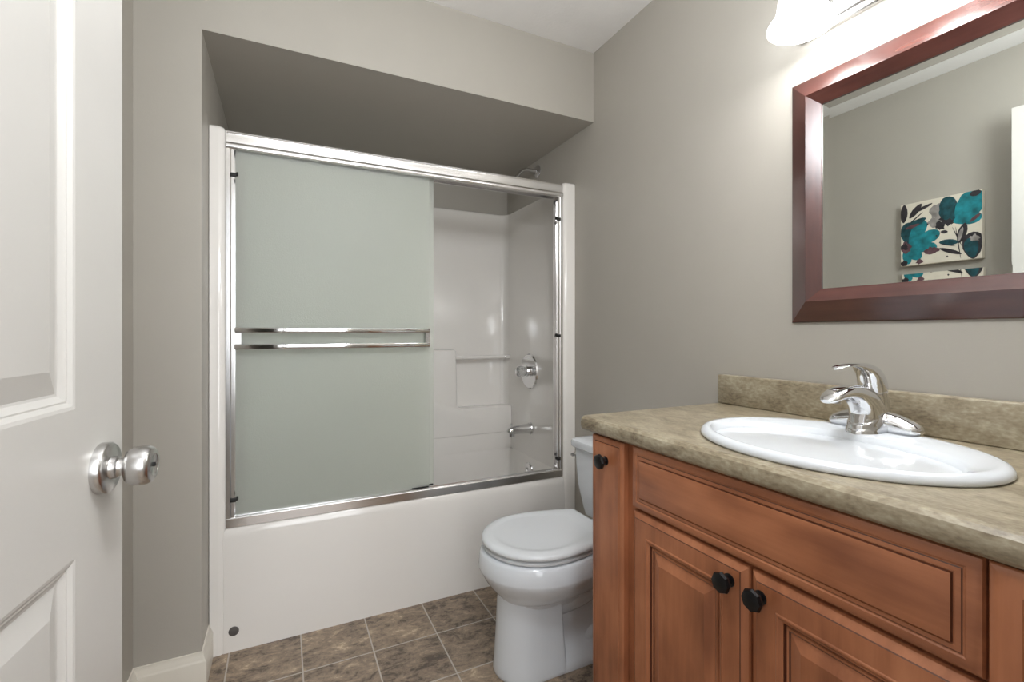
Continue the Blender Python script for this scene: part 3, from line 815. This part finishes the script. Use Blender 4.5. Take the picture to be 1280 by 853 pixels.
# ------------------------------------------------------------------ vanity light
vl = thing('vanity_light', 'brushed metal vanity light bar with three lit opal bell shades', 'wall light', (XR, .513, 1.932))
bm = bmesh.new()
panel(bm, (XR - .001, .208, 1.932), (0, 1, 0), (0, 0, 1), (-1, 0, 0), .61, .115, [(0, 0), (0, .010), (.004, .013), (.016, .013), (.019, .017), (.023, .020), (.034, .020), (.038, .024), (.042, .026)])
obj('backplate', bm, M['satin'], vl, ang=25)
SH = [.742, .513, .284]; SXX = 1.165
for y in SH:
    bm = bmesh.new(); tube(bm, [(XR - .024, y, 1.99, .010), (1.235, y, 2.00, .008), (1.205, y, 2.045, .007), (1.175, y, 2.068, .007), (SXX, y, 2.060, .008), (SXX, y, 2.045, .010)], seg=14)
    obj('arm', bm, M['satin'], vl)
    bm = bmesh.new(); lathe(bm, [(0, 2.052), (.018, 2.052), (.024, 2.046), (.026, 2.018), (.024, 2.016), (0, 2.016)], (SXX, y, 0), (0, 0, 1), 28)
    obj('socket_cup', bm, M['satin'], vl)
    bm = bmesh.new()
    outr = [(.026, 2.018), (.036, 2.012), (.045, 2.000), (.050, 1.982), (.053, 1.960), (.056, 1.942), (.062, 1.929), (.070, 1.920), (.0755, 1.911), (.0755, 1.904), (.071, 1.900)]
    lathe(bm, outr + [(r - .004, z + .001) for r, z in reversed(outr[1:-1])] + [(.024, 2.014)], (SXX, y, 0), (0, 0, 1), 40, cap=False)
    s = obj('shade', bm, M['shade'], vl, ang=60)
    bm = bmesh.new(); lathe(bm, [(.012, 2.014), (.013, 1.995), (.024, 1.975), (.029, 1.955), (.026, 1.936), (.015, 1.925), (0, 1.922)], (SXX, y, 0), (0, 0, 1), 20)
    obj('bulb', bm, M['bulb'], s)
    l = bpy.data.lights.new('bulb_light', 'POINT'); l.energy = BULB_POWER; l.shadow_soft_size = .02; l.color = (.97, .98, 1)
    lo_ = bpy.data.objects.new('bulb_light', l); lo_.location = (SXX, y, 1.905); C.objects.link(lo_)

# ------------------------------------------------------------------ floral canvas on the left wall (seen in the mirror)
M['cream'] = plain('canvas_cream', srgb(222, 214, 198), .8, vary=.05, vscale=18)
M['teal'] = plain('teal_paint', srgb(20, 122, 132), .7, vary=.45, vscale=26)
M['teal_dark'] = plain('dark_teal_paint', srgb(18, 70, 78), .7, vary=.5, vscale=40)
M['ink'] = plain('charcoal_ink', srgb(46, 42, 46), .7, vary=.5, vscale=40)
M['wash'] = plain('grey_wash', srgb(150, 144, 140), .8, vary=.35, vscale=26)
M['plum'] = plain('plum_wash', srgb(96, 66, 72), .8, vary=.3, vscale=30)
cmats = [M[k] for k in ('cream', 'teal', 'teal_dark', 'ink', 'wash', 'plum')]
PY0, PZ0, PS_ = 1.013, 1.487, .322
bm = bmesh.new()
box(bm, XL + .001, XL + .031, PY0, PY0 + PS_, PZ0, PZ0 + PS_, .002, 2)
lay = [0]
def shape2(pts, mi):
    """pts in picture units as seen in the mirror: a 0..1 left to right, b 0..1 bottom to top"""
    lay[0] += 1
    x = XL + .0312 + lay[0] * .00002
    vs = []
    for a, b in pts:
        a = min(.998, max(.002, a)); b = min(.998, max(.002, b))
        vs.append(bm.verts.new((x, PY0 + PS_ * (1 - a), PZ0 + PS_ * b)))
    f = bm.faces.new(vs); f.material_index = mi
def petal(cx, cy, ang, L, W, mi, wob=.06, n=18, tip=1.0):
    out = []
    ca, sa = math.cos(math.radians(ang)), math.sin(math.radians(ang))
    for i in range(n):
        t = 2 * PI * i / n
        u_ = (1 - math.cos(t)) / 2 * L; v_ = math.sin(t) * W / 2 * (.35 + .65 * ((1 - math.cos(t)) / 2) ** .5) * (1 + random.uniform(-wob, wob)) * tip
        out.append((cx + u_ * ca - v_ * sa, cy + u_ * sa + v_ * ca))
    shape2(out, mi)
def leaf(cx, cy, ang, L, W, mi, wob=.05, n=16):
    out = []
    ca, sa = math.cos(math.radians(ang)), math.sin(math.radians(ang))
    for i in range(n):
        t = 2 * PI * i / n
        u_ = (1 - math.cos(t)) / 2 * L; v_ = math.copysign(abs(math.sin(t)) ** 1.3, math.sin(t)) * W / 2 * (1 + random.uniform(-wob, wob))
        out.append((cx + u_ * ca - v_ * sa, cy + u_ * sa + v_ * ca))
    shape2(out, mi)
def blot(cx, cy, r, mi, wob=.35, n=18, sx=1): shape2([(cx + sx * r * math.cos(2 * PI * i / n) * (1 + random.uniform(-wob, wob)), cy + r * math.sin(2 * PI * i / n) * (1 + random.uniform(-wob, wob))) for i in range(n)], mi)
# smoky wash beside the upper flower
blot(.52, .80, .13, 4, .2); blot(.46, .64, .09, 4, .35); blot(.52, .56, .07, 3, .4); blot(.60, .66, .09, 3, .35); blot(.60, .88, .07, 3, .35); blot(.56, .74, .05, 4, .3)
# upper right flower
petal(.66, .58, 100, .42, .26, 2); petal(.72, .58, 66, .50, .30, 1); petal(.72, .60, 44, .50, .32, 1); petal(.66, .60, 2, .34, .22, 1); petal(.66, .60, 122, .26, .16, 2)
blot(.62, .60, .05, 3, .4); leaf(.86, .55, 40, .16, .05, 5); leaf(.86, .95, 10, .13, .09, 3)
# lower left flower
petal(.10, .34, 88, .36, .26, 2); petal(.12, .34, 60, .40, .22, 1); petal(.12, .32, 22, .42, .24, 1); petal(.10, .30, -8, .38, .20, 1); petal(.08, .30, -48, .28, .20, 1); petal(.06, .30, -80, .28, .14, 1)
blot(.07, .30, .08, 5, .35); blot(.06, .31, .05, 3, .4); blot(.05, .04, .05, 3, .3)
blot(.40, .20, .06, 5, .3, sx=1.5); blot(.25, .05, .04, 5, .4)
# leaves and stems
leaf(.04, .70, 88, .30, .10, 3); leaf(.10, .66, 40, .26, .02, 3); leaf(.12, .76, 52, .26, .09, 3); leaf(.18, .84, 22, .26, .05, 3); leaf(.08, .62, 22, .28, .10, 2); leaf(.06, .60, 14, .2, .05, 5)
leaf(.66, .52, -70, .34, .012, 3); leaf(.76, .02, 97, .5, .012, 3); leaf(.74, .26, 76, .30, .11, 3); leaf(.73, .28, 76, .22, .05, 4)
leaf(.50, .31, -8, .24, .09, 2); leaf(.50, .22, -25, .30, .06, 3); leaf(.70, .22, 160, .2, .012, 3)
petal(.90, .0, 90, .40, .30, 3); petal(.90, .02, 96, .30, .20, 2); blot(.92, .30, .05, 4, .4)
leaf(.52, .47, -10, .09, .05, 3); blot(.36, .62, .012, 3); blot(.47, .42, .012, 3); blot(.60, .08, .012, 3); blot(.70, .88, .01, 3)
tag(obj('canvas_painting', bm, cmats, origin=(XL, PY0 + PS_ / 2, PZ0), recalc=False), 'square floral canvas with teal flowers on the wall reflected in the mirror', 'painting')
